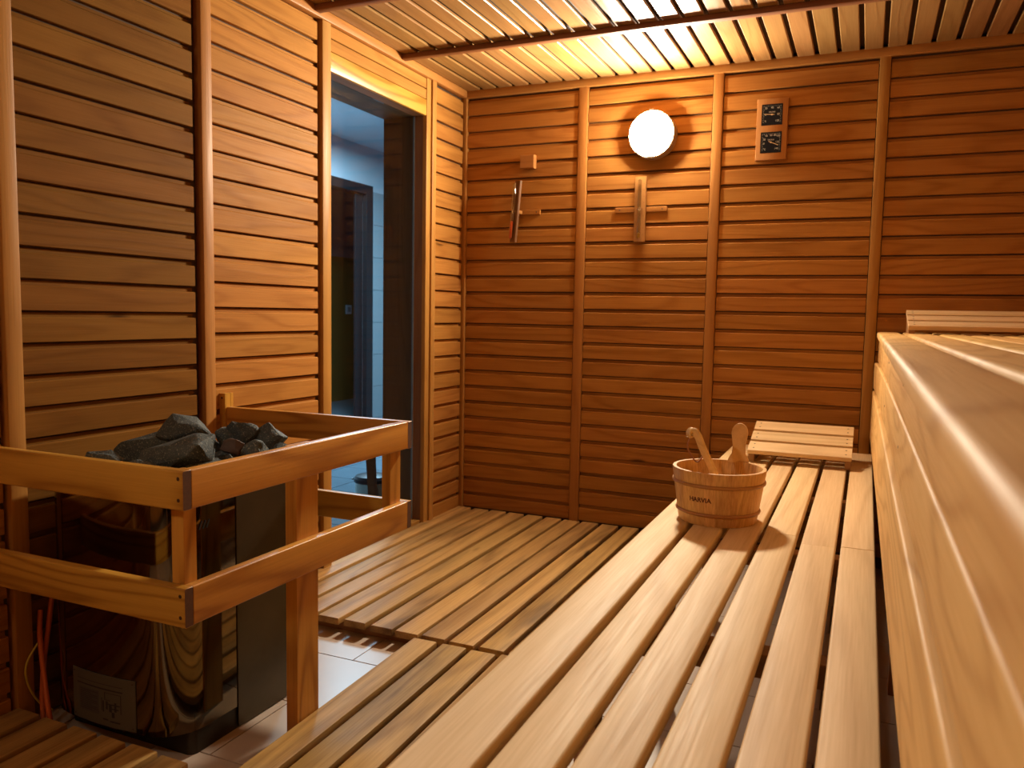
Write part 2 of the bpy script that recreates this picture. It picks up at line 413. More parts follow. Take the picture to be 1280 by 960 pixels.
# ceiling
ce = struct('ceiling', (0, 0, H))
box('backing', ce, (-.05, NY-.05, H+.022), (RX+.05, .05, H+.06), M['dark'])
cp = .0905; x = .036; nx = 0
bmj = bmesh.new()
while x < RX-.06:
    Wd = .0725
    o = board('ceiling_slat', ce, (x+Wd/2, -.9, H+.008+random.uniform(-.0008, .0008)), 1.74, Wd, .013, Y, X, M['ceil'], .003, 1)
    prism_bm(bmj, [(p[0]+x+Wd/2, p[1]) for p in rprof(Wd, .013, .003, 1)], NY+.01, -1.78)
    x += cp; nx += 1
o = link('ceiling_slat', me_from(bmj, 'ceiling_slats', M['ceil'], 35), ce, (0, 0, H+.008), frame(Y, X)); o['kind'] = 'stuff'
for yb in (-.665, -1.29, -1.95, -2.6, -3.25, -3.9):
    board('batten', ce, (RX/2+.005, yb, H-.011), RX-.05, .036, .022, X, -Y, M['ceil_batten_shaded'], .003, 2)
# cornice strips
t = struct('trim_1', (0, -.015, H)); tr_ = t
board('cornice_strip', t, (RX/2, -.016, 2.186), RX-.002, .040, .032, X, Z, M['batten'], .005, 2)
t = struct('trim_2', (.016, NY/2, H))
board('cornice_strip', t, (.017, NY/2-.016, 2.186), abs(NY)-.034, .040, .034, Y, Z, M['batten'], .005, 2)
t = struct('trim_3', (RX, NY/2, H))
board('cornice_strip', t, (RX-.016, NY/2-.016, 2.186), abs(NY)-.034, .040, .032, -Y, Z, M['batten'], .005, 2)

# floor: tiles with recessed joints
fl = struct('floor', (RX/2, NY/2, FZ))
box('screed', fl, (-.22, NY-.05, FZ-.06), (RX+.05, .05, FZ-.004), M['grout'])
ts = .305
bmt = bmesh.new()
def tile_prof(): pass
row = 0; yy = -.01-.0
yrow = [-1.82+ts*k for k in range(6, -11, -1)]
for ri, y1 in enumerate(yrow):
    y0 = y1-ts
    y1c = min(y1, -.001); y0c = max(y0, NY+.001)
    if y1c-y0c < .02: continue
    off = 0 if (round((y1+1.82)/ts)) % 2 == 1 else ts/2
    x0 = .566+off-4*ts
    while x0 < RX:
        a, b_ = max(x0, .001), min(x0+ts, RX-.001)
        if b_-a > .02:
            g = .0018
            if a > .3 and b_ < 2.15 and y1 <= -1.2 and y1 > -3.1:
                board('tile', fl, ((a+b_)/2, (y0c+y1c)/2, FZ-.004), b_-a-2*g, y1c-y0c-2*g, .008, X, Y, M['tile'], .001)
            else:
                cxx, cyy = (a+b_)/2, (y0c+y1c)/2
                bb = bmesh.ops.create_cube(bmt, size=1)['verts']
                for v in bb: v.co = Vector((cxx-RX/2+v.co.x*(b_-a-2*g), cyy-NY/2+v.co.y*(y1c-y0c-2*g), -.004+v.co.z*.008))
        x0 += ts
o = link('tile', me_from(bmt, 'tiles', M['tile']), fl, (RX/2, NY/2, FZ)); o['kind'] = 'stuff'

# door in the left wall
dr = struct('door_1', (0, -.81, FZ))
y0, y1, hz = -1.197, -.428, 1.99
JX = -.222
box('jamb', dr, (JX, y1, FZ), (.004, y1+.028, 2.044), M['jamb'])
box('jamb', dr, (JX, y0-.018, FZ), (.004, y0, 2.044), M['jamb'])
box('head_jamb', dr, (JX, y0, hz), (.004, y1, hz+.054), M['jamb'])
board('casing', dr, (.011, -.410, (FZ+ZT)/2), ZT-FZ, .040, .022, Z, -Y if False else Y, M['batten'], .003, 2)
board('casing', dr, (.014, -1.2235, (FZ+ZT)/2), ZT-FZ, .053, .030, Z, Y, M['batten'], .003, 2)
board('head_casing', dr, (.010, -.8135, 2.027), .764, .074, .020, Y, Z, M['guard'], .003, 2)
box('threshold', dr, (JX, y0, FZ), (.002, y1, .012), M['batten'])
box('glass_pane', dr, (-.052, y0+.004, .014), (-.044, y1-.004, hz-.003), M['glass'], .0005)
box('edge_seal', dr, (-.053, y1-.003, .012), (-.043, y1, hz), M['seal'], .0005)
box('edge_seal', dr, (-.053, y0, .012), (-.043, y0+.003, hz), M['seal'], .0005)

# corridor beyond the glass
CW = -2.65
fc = struct('floor.001', (-1.4, 1.5, FZ))
box('screed', fc, (CW, -2.8, FZ-.06), (JX-.001, 5.4, FZ-.004), M['grout'])
xx = CW
while xx < JX-.05:
    yy = -2.8
    while yy < 5.35:
        b_ = min(xx+.33, JX-.002)
        if yy > -1.3: board('tile', fc, ((xx+b_)/2, yy+.165, FZ-.004), b_-xx-.006, .324, .008, X, Y, M['slate'], .001)
        yy += .33
    xx += .33
cc = struct('ceiling.001', (-1.4, 1.3, 2.68)); box('plaster_slab', cc, (CW-1.5, -2.8, 2.68), (JX, 5.4, 2.74), M['plaster'])
wc = struct('wall_corridor', (CW, 1.5, FZ))
DY0, DY1, DZ = 1.9, 3.05, 2.24
box('plaster', wc, (CW-.12, -2.8, FZ), (CW, DY0, 2.68), M['plaster'])
box('plaster', wc, (CW-.12, DY1, FZ), (CW-.001, 5.4, 2.68), M['plaster'])
box('plaster', wc, (CW-.12, DY0, DZ), (CW, DY1, 2.68), M['plaster'])
zz = FZ
while zz < 2.2:
    yy = DY1+.07
    while yy < 5.2:
        board('tile', wc, (CW+.003, yy+.1, zz+.165), .197, .326, .008, Y, Z, M['wtile'], .001)
        yy += .2
    zz += .33
we = struct('wall_corridor_end', (-1.4, 5.4, FZ)); box('plaster', we, (CW-1.5, 5.4, FZ), (JX, 5.5, 2.68), M['plaster'])
d2 = struct('door_2', (CW, (DY0+DY1)/2, FZ))
box('frame_post', d2, (CW-.045, DY1-.17, FZ), (CW-.022, DY1-.05, DZ), M['black'])
box('frame_post', d2, (CW-.02, DY1-.05, FZ), (CW+.03, DY1+.06, DZ+.06), M['frame_dark'])
box('frame_post', d2, (CW-.12, DY0, FZ), (CW+.03, DY0+.06, DZ+.06), M['frame_dark'])
box('frame_head', d2, (CW-.12, DY0+.06, DZ-.03), (CW+.03, DY1-.05, DZ+.06), M['frame_dark'])
ws = struct('wall_store', (CW-1.25, 3.5, FZ))
box('painted_wall', ws, (CW-1.3, 1.0, FZ), (CW-1.25, 5.4, 1.70), M['olive'])
box('painted_wall', ws, (CW-1.3, 1.0, 1.70), (CW-1.25, 5.4, 2.68), M['bluep'])
fs = struct('floor.002', (CW-.7, 3, FZ)); box('screed', fs, (CW-1.3, 1, FZ-.06), (CW-.0005, 5.4, FZ), M['slate'])
sw = thing('light_switch', (CW-1.25, 4.5, 1.065), 'small pale light switch on the olive painted wall seen through the glass door', 'light switch')
board('switch_frame', sw, (CW-1.243, 4.5, 1.065), .11, .11, .012, Y, Z, M['switch'], .003)
board('rocker', sw, (CW-1.235, 4.5, 1.065), .06, .06, .008, Y, Z, M['bluep'], .002)

bn = thing('waste_bin', (-.42, -.03, FZ), 'small steel bin with a black lid standing on the corridor floor beyond the glass door', 'bin')
def rel(o, d): return (o.location.x+d[0], o.location.y+d[1], o.location.z+d[2])
bn.location = (-.50, -.10, FZ)
lathe('body', bn, rel(bn, (0, 0, 0)), [(0, .0), (.093, 0), (.095, .01), (.095, .162), (0, .162)], M['steel'])
lathe('lid', bn, rel(bn, (0, 0, 0)), [(.097, .150), (.102, .155), (.102, .172), (.09, .186), (.05, .196), (0, .199)], M['black'])
lathe('hinge_cap', bn, rel(bn, (-.098, -.05, .165)), [(0, -.006), (.006, -.004), (.006, .004), (0, .006)], M['chrome'], 12)
sd = thing('folding_stand', (-.40, -.25, FZ), 'dark upright wooden stand leg with a bolt, in front of the steel bin', 'stand')
bm = bmesh.new()
prof = []
for sx in (-1, 1):
    pass
ring = []
for z_, cx_, hw in ((0, .01, .016), (.05, .01, .020), (.10, .008, .026), (.16, .0, .020), (.24, -.004, .021), (.36, -.010, .022)):
    ring.append([bm.verts.new((cx_+s*hw*.85, (cx_+s*hw)*.4+t_*.012, z_)) for s, t_ in ((-1, -1), (1, -1), (1, 1), (-1, 1))])
for r0, r1 in zip(ring, ring[1:]):
    for k in range(4): bm.faces.new((r0[k], r0[(k+1) % 4], r1[(k+1) % 4], r1[k]))
bm.faces.new(ring[0]); bm.faces.new(ring[-1][::-1])
link('leg', me_from(bm, 'leg', M['jamb'], 40), sd, sd.location)
lathe('bolt', sd, rel(sd, (.004, -.016, .095)), [(0, 0), (.006, 0), (.006, .004), (0, .006)], M['chrome'], 12, Matrix.Rotation(math.pi/2, 3, 'X'))

# ------------------------------------------------------------------ duckboards
def duckboard(name, label, x_edges, yn, yf, W, loc, rotz=0., bearers=()):
    t = thing(name, (loc[0], loc[1], FZ), label, 'duckboard')
    for i, xr in enumerate(x_edges):
        j = random.uniform(-.004, .004)
        board('slat', t, (xr-W/2, (yn+yf)/2+j, -.0115+random.uniform(-.0012, .0012)), yf-yn, W+random.uniform(-.001, .001), .023, Y+X*random.uniform(-.0015, .0015), -X, M['duck'], .004, 2, .0015)
    for yb in bearers:
        box('bearer', t, (x_edges[0]-W+.01, yb-.02, FZ), (x_edges[-1]-.01, yb+.02, -.0235), M['bearer'])
    if rotz:
        t.rotation_euler.z = rotz
    return t
far_edges = [.091, .194, .299, .401, .506, .613, .712, .811, .916, 1.021, 1.122, 1.223, 1.324]
duckboard('duckboard', 'brown slatted duckboard on the floor in front of the glass door and back wall', far_edges, -1.668, -.035, .0845, (.7, -.85), bearers=(-.12, -.6, -1.1, -1.61))
duckboard('duckboard', 'slatted wooden duckboard between the bare floor tiles and the front edge of the lower bench', [.800, .905, 1.006, 1.107, 1.208, 1.31], -3.5, -1.694, .085, (.756, -1.7), rotz=-.0 + .024, bearers=(-1.76, -2.35, -2.9, -3.42))
duckboard('duckboard', 'dark slatted duckboard at the foot of the stove in the lower left corner', [.107, .211, .313, .415, .515, .617], -3.6, -2.545, .083, (.3, -3.0), bearers=(-2.75, -3.1, -3.5))

# ------------------------------------------------------------------ lower bench
lb = thing('lower_bench', (1.76, -2.3, FZ), 'lower bench of six pale timber slats that carries the bucket and the low headrest', 'bench')
BZ = .46; BT = .028
redge = [1.564, 1.663, 1.759, 1.860, 1.961, 2.055]
ws_ = [.101, .083, .080, .084, .085, .082]
segs = {4: [(-.02, -1.672), (-1.675, -4.6)], 5: [(-.02, -1.655), (-1.658, -4.6)], 3: [(-.02, -1.60), (-1.6015, -4.6)], 1: [(-.02, -4.6)], 0: [(-.02, -4.6)], 2: [(-.02, -1.84), (-1.8415, -4.6)]}
for i, xr in enumerate(redge):
    for a, b_ in segs[i]:
        board('slat', lb, (xr-ws_[i]/2+random.uniform(-.001, .001), (a+b_)/2, BZ-BT/2+random.uniform(-.0008, .0008)), a-b_, ws_[i], BT, Y, -X, M['bench'], .005, 3, .0008)
for yb in (-.16, -.95, -1.66, -2.36, -3.1, -3.9):
    box('bearer', lb, (1.49, yb-.025, BZ-BT-.046), (2.05, yb+.025, BZ-BT), M['bearer'])
    for xl in (1.50, 1.99):
        box('leg', lb, (xl, yb-.024, FZ), (xl+.045, yb+.024, BZ-BT-.046), M['bearer'])
box('apron', lb, (1.472, -4.55, BZ-BT-.070), (1.4895, -.03, BZ-BT-.001), M['bearer'])

# ------------------------------------------------------------------ upper bench
ub = thing('upper_bench', (2.38, -2.3, FZ), 'tall upper bench along the right wall with a boarded front', 'bench')
UT = .024
ux = [(2.047, 2.133), (2.148, 2.243), (2.258, 2.348), (2.363, 2.452), (2.467, 2.556), (2.571, 2.66)]
us = {0: [(-.03, -2.30), (-2.302, -4.6)], 1: [(-.03, -3.0), (-3.002, -4.6)], 2: [(-.03, -2.5), (-2.502, -4.6)], 3: [(-.03, -4.6)], 4: [(-.03, -4.6)], 5: [(-.03, -4.6)]}
for i, (a, b_) in enumerate(ux):
    for ya, yb in us[i]:
        board('slat', ub, ((a+b_)/2, (ya+yb)/2, 1.0-UT/2+random.uniform(-.0006, .0006)), ya-yb, b_-a, UT, Y, -X, M['upper'], .009, 4, .003)
def front_board(z0, z1, xa, xb, ya, yb, T=.024, bend=0., pw=1.):
    """upright front board between y=ya (far) and y=yb (near); front face x goes xa -> xb"""
    L = ya-yb; n = 24; prof = rprof(z1-z0, T, .005, 3)
    bm = bmesh.new(); rings = []
    for k in range(n+1):
        s = k/n; xf = xa+(xb-xa)*s**pw + bend*math.sin(s*math.pi*2.3)*.4 if bend else xa+(xb-xa)*s
        wz = (noise.noise(Vector((s*3.1, z0*7, 2.)))*.003) if bend else 0
        # local: X along -Y, Y up, Z -> -X
        rings.append([bm.verts.new((-L/2+L*s, p[0]+wz, p[1]-(xf-xa))) for p in prof])
    for r0, r1 in zip(rings, rings[1:]):
        for i in range(len(prof)): bm.faces.new((r0[i], r0[(i+1) % len(prof)], r1[(i+1) % len(prof)], r1[i]))
    bm.faces.new(rings[0]); bm.faces.new(rings[-1][::-1])
    return link('front_board', me_from(bm, 'front_board', M['upper'], 35), ub, (xa+T/2, (ya+yb)/2, (z0+z1)/2), frame(-Y, Z))
front_board(.868, .967, 2.057, 2.090, -.035, -4.6, bend=.0005, pw=.8)
front_board(.752, .866, 2.044, 2.089, -.035, -4.6, bend=.001, pw=.6)
front_board(.530, .742, 2.042, 2.088, -.035, -4.6, bend=.004, pw=1.05)
for yb in (-.12, -1.3, -2.36, -3.4, -4.4):
    box('post', ub, (2.118, yb-.03, FZ), (2.16, yb+.03, 1.0-UT-.04), M['bearer'])
    box('bearer', ub, (2.118, yb-.02, 1.0-UT-.04), (2.66, yb+.02, 1.0-UT), M['bearer'])
    box('post', ub, (2.60, yb-.03, FZ), (2.65, yb+.03, 1.0-UT-.04), M['bearer'])
for (y_, z_) in ((-1.35, .93), (-2.2, .93), (-1.3, .80), (-2.2, .81), (-2.35, .66), (-2.9, .66)):
    lathe('screw', ub, ((2.057+.033*(-y_/4.6)**.8 if z_ > .87 else 2.044+.045*(-y_/4.6)**.6 if z_ > .7 else 2.042+.046*(-y_/4.6)**1.05)-.0003, y_, z_), [(0, -.004), (.004, -.003), (.004, 0), (0, .001)], M['screw'], 10, frame(-Y, Z))

# ------------------------------------------------------------------ headrests
def headrest(label, x0, x1, yn, zn, yf, zf, n=3, group=None):
    t = thing('headrest', ((x0+x1)/2, (yn+yf)/2, min(zn, zf)-.03), label, 'headrest')
    d = Vector((0, yf-yn, zf-zn)); L = d.length; dn = d.normalized(); up = X.cross(dn)
    g = .018; W = (L-g*(n-1))/n
    for k in range(n):
        c = Vector(((x0+x1)/2, yn, zn)) + dn*(W/2+k*(W+g)) - up*.009
        board('slat', t, c, x1-x0, W, .018, X, dn, M['bench'], .0025, 2, .001)
        for sx in (x0+.022, x1-.022):
            for q in (-.22, .22):
                p = Vector((sx, 0, 0)) + Vector((0, c.y, c.z)) + dn*(W*q) + up*.0092
                lathe('screw', t, p, [(0, -.002), (.0035, -.001), (.0035, 0), (0, .0003)], M['screw'], 8, frame(X, dn))
    # side runners cut as wedges
    base = min(zn, zf) - .040
    for sx in (x0+.014, x1-.014):
        bm = bmesh.new()
        a = Vector((0, yn+.012, zn))-up*.019; b_ = Vector((0, yf-.004, zf))-up*.019
        pr = [a, b_, Vector((0, b_.y, BASE_Z)), Vector((0, a.y, BASE_Z))]
        vs = [[bm.verts.new((s*.011, p.y-yn, p.z-BASE_Z)) for p in pr] for s in (-1, 1)]
        for k in range(4): bm.faces.new((vs[0][k], vs[0][(k+1) % 4], vs[1][(k+1) % 4], vs[1][k]))
        bm.faces.new(vs[0]); bm.faces.new(vs[1][::-1])
        link('runner', me_from(bm, 'runner', M['bearer']), t, (sx, yn, BASE_Z))
    t.location.z = t.location.z
    return t
BASE_Z = BZ+.0005
headrest('slatted wooden headrest on the far end of the lower bench', 1.582, 1.978, -.50, .512, -.22, .600)
BASE_Z = 1.0005
headrest('slatted wooden headrest on the far end of the upper bench', 2.152, 2.64, -.42, 1.032, -.16, 1.095)

# ------------------------------------------------------------------ stove guard rail
def ends_dark(o):
    me = o.data
    if len(me.materials) > 1: return
    me.materials.append(M['endgrain_shaded'])
    for p in me.polygons:
        if abs(p.normal.x) > .98: p.material_index = 1
gd = thing('stove_guard', (.38, -2.2, FZ), 'orange brown two-rail wooden guard around the sauna stove', 'guard rail')
GX, GN, GF = .75, -2.68, -1.775; TH = .024
for z0, z1 in ((.636, .719), (.389, .473)):
    zc = (z0+z1)/2; hh = z1-z0
    board('rail', gd, (GX/2+.001, GN+TH/2, zc), GX-.002, hh, TH, X, Z, M['guard'], .004, 3, .001)
    L = GF-TH-(GN+TH)-.001
    board('rail', gd, (GX-TH/2, (GN+GF)/2, zc), L, hh, TH, Y, Z, M['guard'], .004, 3, .001)
    board('rail', gd, (GX/2+.021, GF-TH/2, zc), GX-.042, hh, TH, X, Z, M['guard'], .004, 3, .001)
    for q in (.26, .80):
        lathe('screw', gd, (GX-.012, GN-.0004, z0+hh*q), [(0, -.002), (.0042, -.001), (.0042, 0), (0, .0004)], M['screw'], 10, Matrix.Rotation(math.pi/2, 3, 'X'))
def post(x0, x1, y0_, y1_, z0, z1): return box('post', gd, (x0, y0_, z0), (x1, y1_, z1), M['guard'], .002)
for ch in [c for c in gd.children if c.name.startswith('rail')]: ends_dark(ch)
post(GX-TH-.036, GX-TH-.0005, GN+TH+.0005, GN+TH+.036, .392, .712)
post(GX-TH-.030, GX-TH-.0005, GF-TH-.060, GF-TH-.001, .392, .712)
tag(post(GX-TH-.036, GX-TH-.0005, -2.292, -2.205, FZ, .712), 'wide leg reaching the floor')
post(.0325, .066, -1.862, -1.826, .36, .765) if False else post(.001+.015, .0415, -1.806, -1.766, .36, .765)
lathe('screw', gd, (.029, -1.8064, .75), [(0, -.002), (.004, -.001), (.004, 0), (0, .0004)], M['screw'], 10, Matrix.Rotation(math.pi/2, 3, 'X'))

# ------------------------------------------------------------------ stove
hx0, hx1, hyn, hyf = .075, .537, -2.49, -2.07
ht = thing('sauna_stove', ((hx0+hx1)/2, (hyn+hyf)/2, FZ), 'dark polished steel sauna stove with rounded corners behind the guard rail', 'stove')
def plan(x0, x1, yn, yf, rc, bow, n=8):
    pts = []
    def arc(cx, cy, a0, a1, r, k=n):
        for i in range(k+1):
            a = math.radians(a0+(a1-a0)*i/k); pts.append([cx+r*math.cos(a), cy+r*math.sin(a)])
    arc(x0+rc, yn+rc, 180, 270, rc)
    for i in range(1, 16): pts.append([x0+rc+(x1-x0-2*rc)*i/16, yn])
    arc(x1-rc, yn+rc, 270, 360, rc)
    arc(x1-.03, yf-.03, 0, 90, .03, 5)
    arc(x0+.03, yf-.03, 90, 180, .03, 5)
    for p in pts:
        s = (p[0]-x0)/(x1-x0)
        if p[1] < yn+rc+.001: p[1] -= bow*(1-(2*s-1)**2)*(1-(p[1]-yn)/rc if rc else 1)
    return pts
def shell(name, parent, pts, z0, z1, mat, smooth=50, top=True):
    bm = bmesh.new(); o = Vector((hx0, hyn, z0))
    a = [bm.verts.new((p[0]-o.x, p[1]-o.y, 0)) for p in pts]; b_ = [bm.verts.new((p[0]-o.x, p[1]-o.y, z1-z0)) for p in pts]
    n = len(pts)
    for i in range(n): bm.faces.new((a[i], a[(i+1) % n], b_[(i+1) % n], b_[i]))
    bm.faces.new(a)
    if top: bm.faces.new(b_[::-1])
    return link(name, me_from(bm, name, mat, smooth), parent, o)
shell('plinth', ht, plan(hx0+.03, hx1-.003, hyn+.035, hyf-.002, .02, 0), FZ, .005, M['heater_dark'])
shell('body', ht, plan(hx0, hx1, hyn, hyf, .075, .035), .005, .600, M['heater'])
box('side_panel', ht, (hx1-.002, -2.30, FZ+.004), (hx1+.003, -2.10, .590), M['heater_side'])
# top rim and inner well
bm = bmesh.new()
outer = plan(hx0-.002, hx1+.002, hyn-.002, hyf+.002, .075, .035); inner = plan(hx0+.035, hx1-.035, hyn+.045, hyf-.035, .05, .02)
n = len(outer); o_ = Vector((hx0, hyn, .600))
rr_ = []
for pts, z_ in ((outer, 0), (outer, .012), (inner, .012), (inner, 0)):
    rr_.append([bm.verts.new((p[0]-o_.x, p[1]-o_.y, z_)) for p in pts])
for q in range(4):
    for i in range(n): bm.faces.new((rr_[q][i], rr_[q][(i+1) % n], rr_[(q+1) % 4][(i+1) % n], rr_[(q+1) % 4][i]))
link('top_rim', me_from(bm, 'top_rim', M['heater_dark'], 40), ht, o_)
# small vents on the side
for k in range(3):
    board('vent_slot', ht, (hx1+.0006, -2.42+k*.012, .520), .022, .005, .0015, Vector((0, .45, 1)), Y, M['black'], .0003)
# information plate on the curved front
px0, px1, pz0, pz1 = .203, .418, .010, .140
def front_y(x):
    s = (x-hx0)/(hx1-hx0); return hyn-.035*(1-(2*s-1)**2)
def curved(name, parent, x0, x1, z0, z1, off, th, mat, ns=14):
    bm = bmesh.new(); o = Vector(((x0+x1)/2, front_y((x0+x1)/2), (z0+z1)/2)); R_ = []
    for i in range(ns+1):
        x = x0+(x1-x0)*i/ns; y = front_y(x)-off
        R_.append([bm.verts.new(Vector((x, y+dy, z))-o) for dy, z in ((0, z0), (-th, z0), (-th, z1), (0, z1))])
    for r0, r1 in zip(R_, R_[1:]):
        for k in range(4): bm.faces.new((r0[k], r0[(k+1) % 4], r1[(k+1) % 4], r1[k]))
    bm.faces.new(R_[0]); bm.faces.new(R_[-1][::-1])
    return link(name, me_from(bm, name, mat, 40), parent, o)
pp = curved('information_plate', ht, px0, px1, pz0, pz1, .0005, .0018, M['plate'])
pp['label'] = 'pale printed plate'
W_ = px1-px0; Hh = pz1-pz0
def fr(a): return px0+W_*a
def fz(a): return pz0+Hh*a
curved('print', pp, fr(.09), fr(.82), fz(.815), fz(.825), .0024, .0003, M['plate_ink'])
curved('print', pp, fr(.09), fr(.82), fz(.715), fz(.74), .0024, .0003, M['plate_ink'])
curved('print', pp, fr(.12), fr(.46), fz(.20), fz(.66), .0024, .0002, M['plate_panel'])
for k in range(11):
    z_ = .24+k*.037
    e = .44 if k % 3 else .34
    curved('print', pp, fr(.14), fr(e), fz(z_), fz(z_+.010), .0027, .0002, M['plate_ink'], 8)
for (a0, a1, b0, b1) in ((.55, .80, .66, .67), (.55, .56, .52, .66), (.79, .80, .30, .66), (.55, .64, .52, .53), (.60, .78, .44, .46), (.62, .66, .30, .44), (.70, .73, .32, .50), (.50, .51, .30, .55), (.52, .54, .28, .50), (.57, .60, .34, .50), (.66, .76, .36, .38), (.52, .60, .12, .15), (.63, .78, .10, .13), (.66, .70, .20, .30)):
    curved('print', pp, fr(a0), fr(a1), fz(b0), fz(b1), .0024, .0003, M['plate_ink'], 4)
for a, b_ in ((.03, .93), (.03, .07), (.96, .06), (.96, .93)):
    x = fr(a); lathe('rivet', pp, (x, front_y(x)-.0023, fz(b_)), [(.0022, 0), (.0018, .001), (0, .0013)], M['screw'], 8, Matrix.Rotation(math.pi/2, 3, 'X'))

# stones, each its own
def rock(seed, size, brown=False):
    rnd = random.Random(seed); bm = bmesh.new()
    for k in range(15):
        v = Vector((rnd.gauss(0, 1), rnd.gauss(0, 1), rnd.gauss(0, 1))).normalized()*rnd.uniform(.88, 1.12)
        bm.verts.new(Vector((v.x*size[0], v.y*size[1], v.z*size[2])))
    r = bmesh.ops.convex_hull(bm, input=bm.verts)
    bmesh.ops.delete(bm, geom=list({g for g in r['geom_interior']+r['geom_unused'] if isinstance(g, bmesh.types.BMVert)}), context='VERTS')
    bmesh.ops.bevel(bm, geom=list(bm.edges), offset=min(size)*.05, segments=1, affect='EDGES', clamp_overlap=True)
    bmesh.ops.triangulate(bm, faces=bm.faces)
    bmesh.ops.subdivide_edges(bm, edges=[e for e in bm.edges if e.calc_length() > .012], cuts=2, use_grid_fill=True)
    bmesh.ops.triangulate(bm, faces=bm.faces)
    for v in bm.verts:
        q = v.co
        v.co += v.co.normalized()*(noise.noise(q*38+Vector((seed, 0, 0)))*.0050+noise.noise(q*105+Vector((seed, 3, 0)))*.0030)
    return me_from(bm, 'stone', M['stone_brown'] if brown else M['stone'], 24)
stones = [
 # x, y, z, half sizes, (turn, tilt), brown, label
 (.312, -2.245, .706, (.066, .052, .064), (.9, .45), 0, 'pointed dark stone forming the peak of the heap on the stove'),
 (.395, -2.345, .668, (.135, .052, .054), (.12, -.26), 0, 'largest slab of dark stone leaning across the front of the heap'),
 (.212, -2.300, .668, (.090, .046, .034), (.15, -.40), 0, 'slanting dark stone on the left slope of the heap'),
 (.222, -2.430, .656, (.066, .034, .022), (.1, .05), 0, 'flat bluish stone at the left end of the heap'),
 (.340, -2.440, .642, (.080, .036, .024), (.1, -.12), 0, 'low flat stone under the left side of the large slab'),
 (.372, -2.145, .688, (.040, .032, .030), (.4, .1), 0, 'small dark stone between the peak stone and the squarish stone'),
 (.412, -2.120, .694, (.058, .042, .046), (.5, .1), 0, 'squarish dark stone right of the peak of the heap'),
 (.450, -2.215, .678, (.034, .028, .032), (.2, .3), 1, 'small reddish brown stone in the middle right of the heap'),
 (.474, -2.095, .680, (.050, .036, .052), (.3, .55), 0, 'pointed stone standing near the right end of the heap'),
 (.493, -2.185, .660, (.056, .036, .036), (.1, -.3), 0, 'grey stone below the pointed stone at the right of the heap'),
 (.5125, -2.095, .655, (.036, .028, .028), (.9, .1), 0, 'rounded small stone at the right end of the heap'),
 (.470, -2.325, .642, (.060, .035, .026), (.3, -.1), 0, 'dark flat stone in the shade under the large slab'),
 (.500, -2.275, .650, (.024, .020, .024), (.4, .6), 0, 'tiny dark stone wedged at the front right of the heap'),
 (.430, -2.425, .630, (.070, .032, .020), (.15, .05), 0, 'flat stone lying at the front edge of the stove'),
 (.430, -2.200, .638, (.070, .055, .032), (.2, 0), 0, 'broad dark stone in the middle right of the heap'),
 (.300, -2.170, .648, (.085, .055, .036), (.1, .1), 0, 'broad dark stone behind the large slab'),
 (.190, -2.200, .636, (.064, .060, .026), (.6, 0), 0, 'stone at the back left of the heap'),
 (.498, -2.375, .626, (.034, .038, .020), (1.4, 0), 0, 'stone in the front right corner of the stove'),
]
for i, (x, y, z, sz, (rz, rt), br, lab) in enumerate(stones):
    o = link('stone', rock(11+i*3, [v*1.06 for v in sz], br), None, (x, y, z), Matrix.Rotation(rz, 3, 'Z') @ Matrix.Rotation(rt, 3, 'Y'))
    tag(o, lab, 'stone', 'stones heaped on the stove')
# bed of stones that fills the well
lathe('stone_bed', ht, (.306, -2.29, .600), [(0, .012), (.15, .012), (.165, .004)], M['heater_dark'], 24)

# cables beside the stove
tag(tube('cable', None, [(.024, -2.475, .24), (.040, -2.490, .173), (.080, -2.510, .075), (.118, -2.529, .006), (.135, -2.532, -.046)], .0065, M['orange_cable']), 'orange cable hanging lower, nearer the front of the stove', 'cable')
tag(tube('cable', None, [(.024, -2.440, .27), (.036, -2.462, .19), (.048, -2.486, .11), (.066, -2.507, .03), (.096, -2.528, -.040)], .0065, M['orange_cable']), 'orange cable higher up, close against the side of the stove', 'cable')
tag(tube('wire', None, [(.030, -2.480, .165), (.041, -2.530, .116), (.041, -2.528, .059), (.044, -2.500, -.002), (.052, -2.470, -.034)], .0028, M['yellow_cable'], 8), 'thin yellow green wire looping left of the orange cables', 'wire')

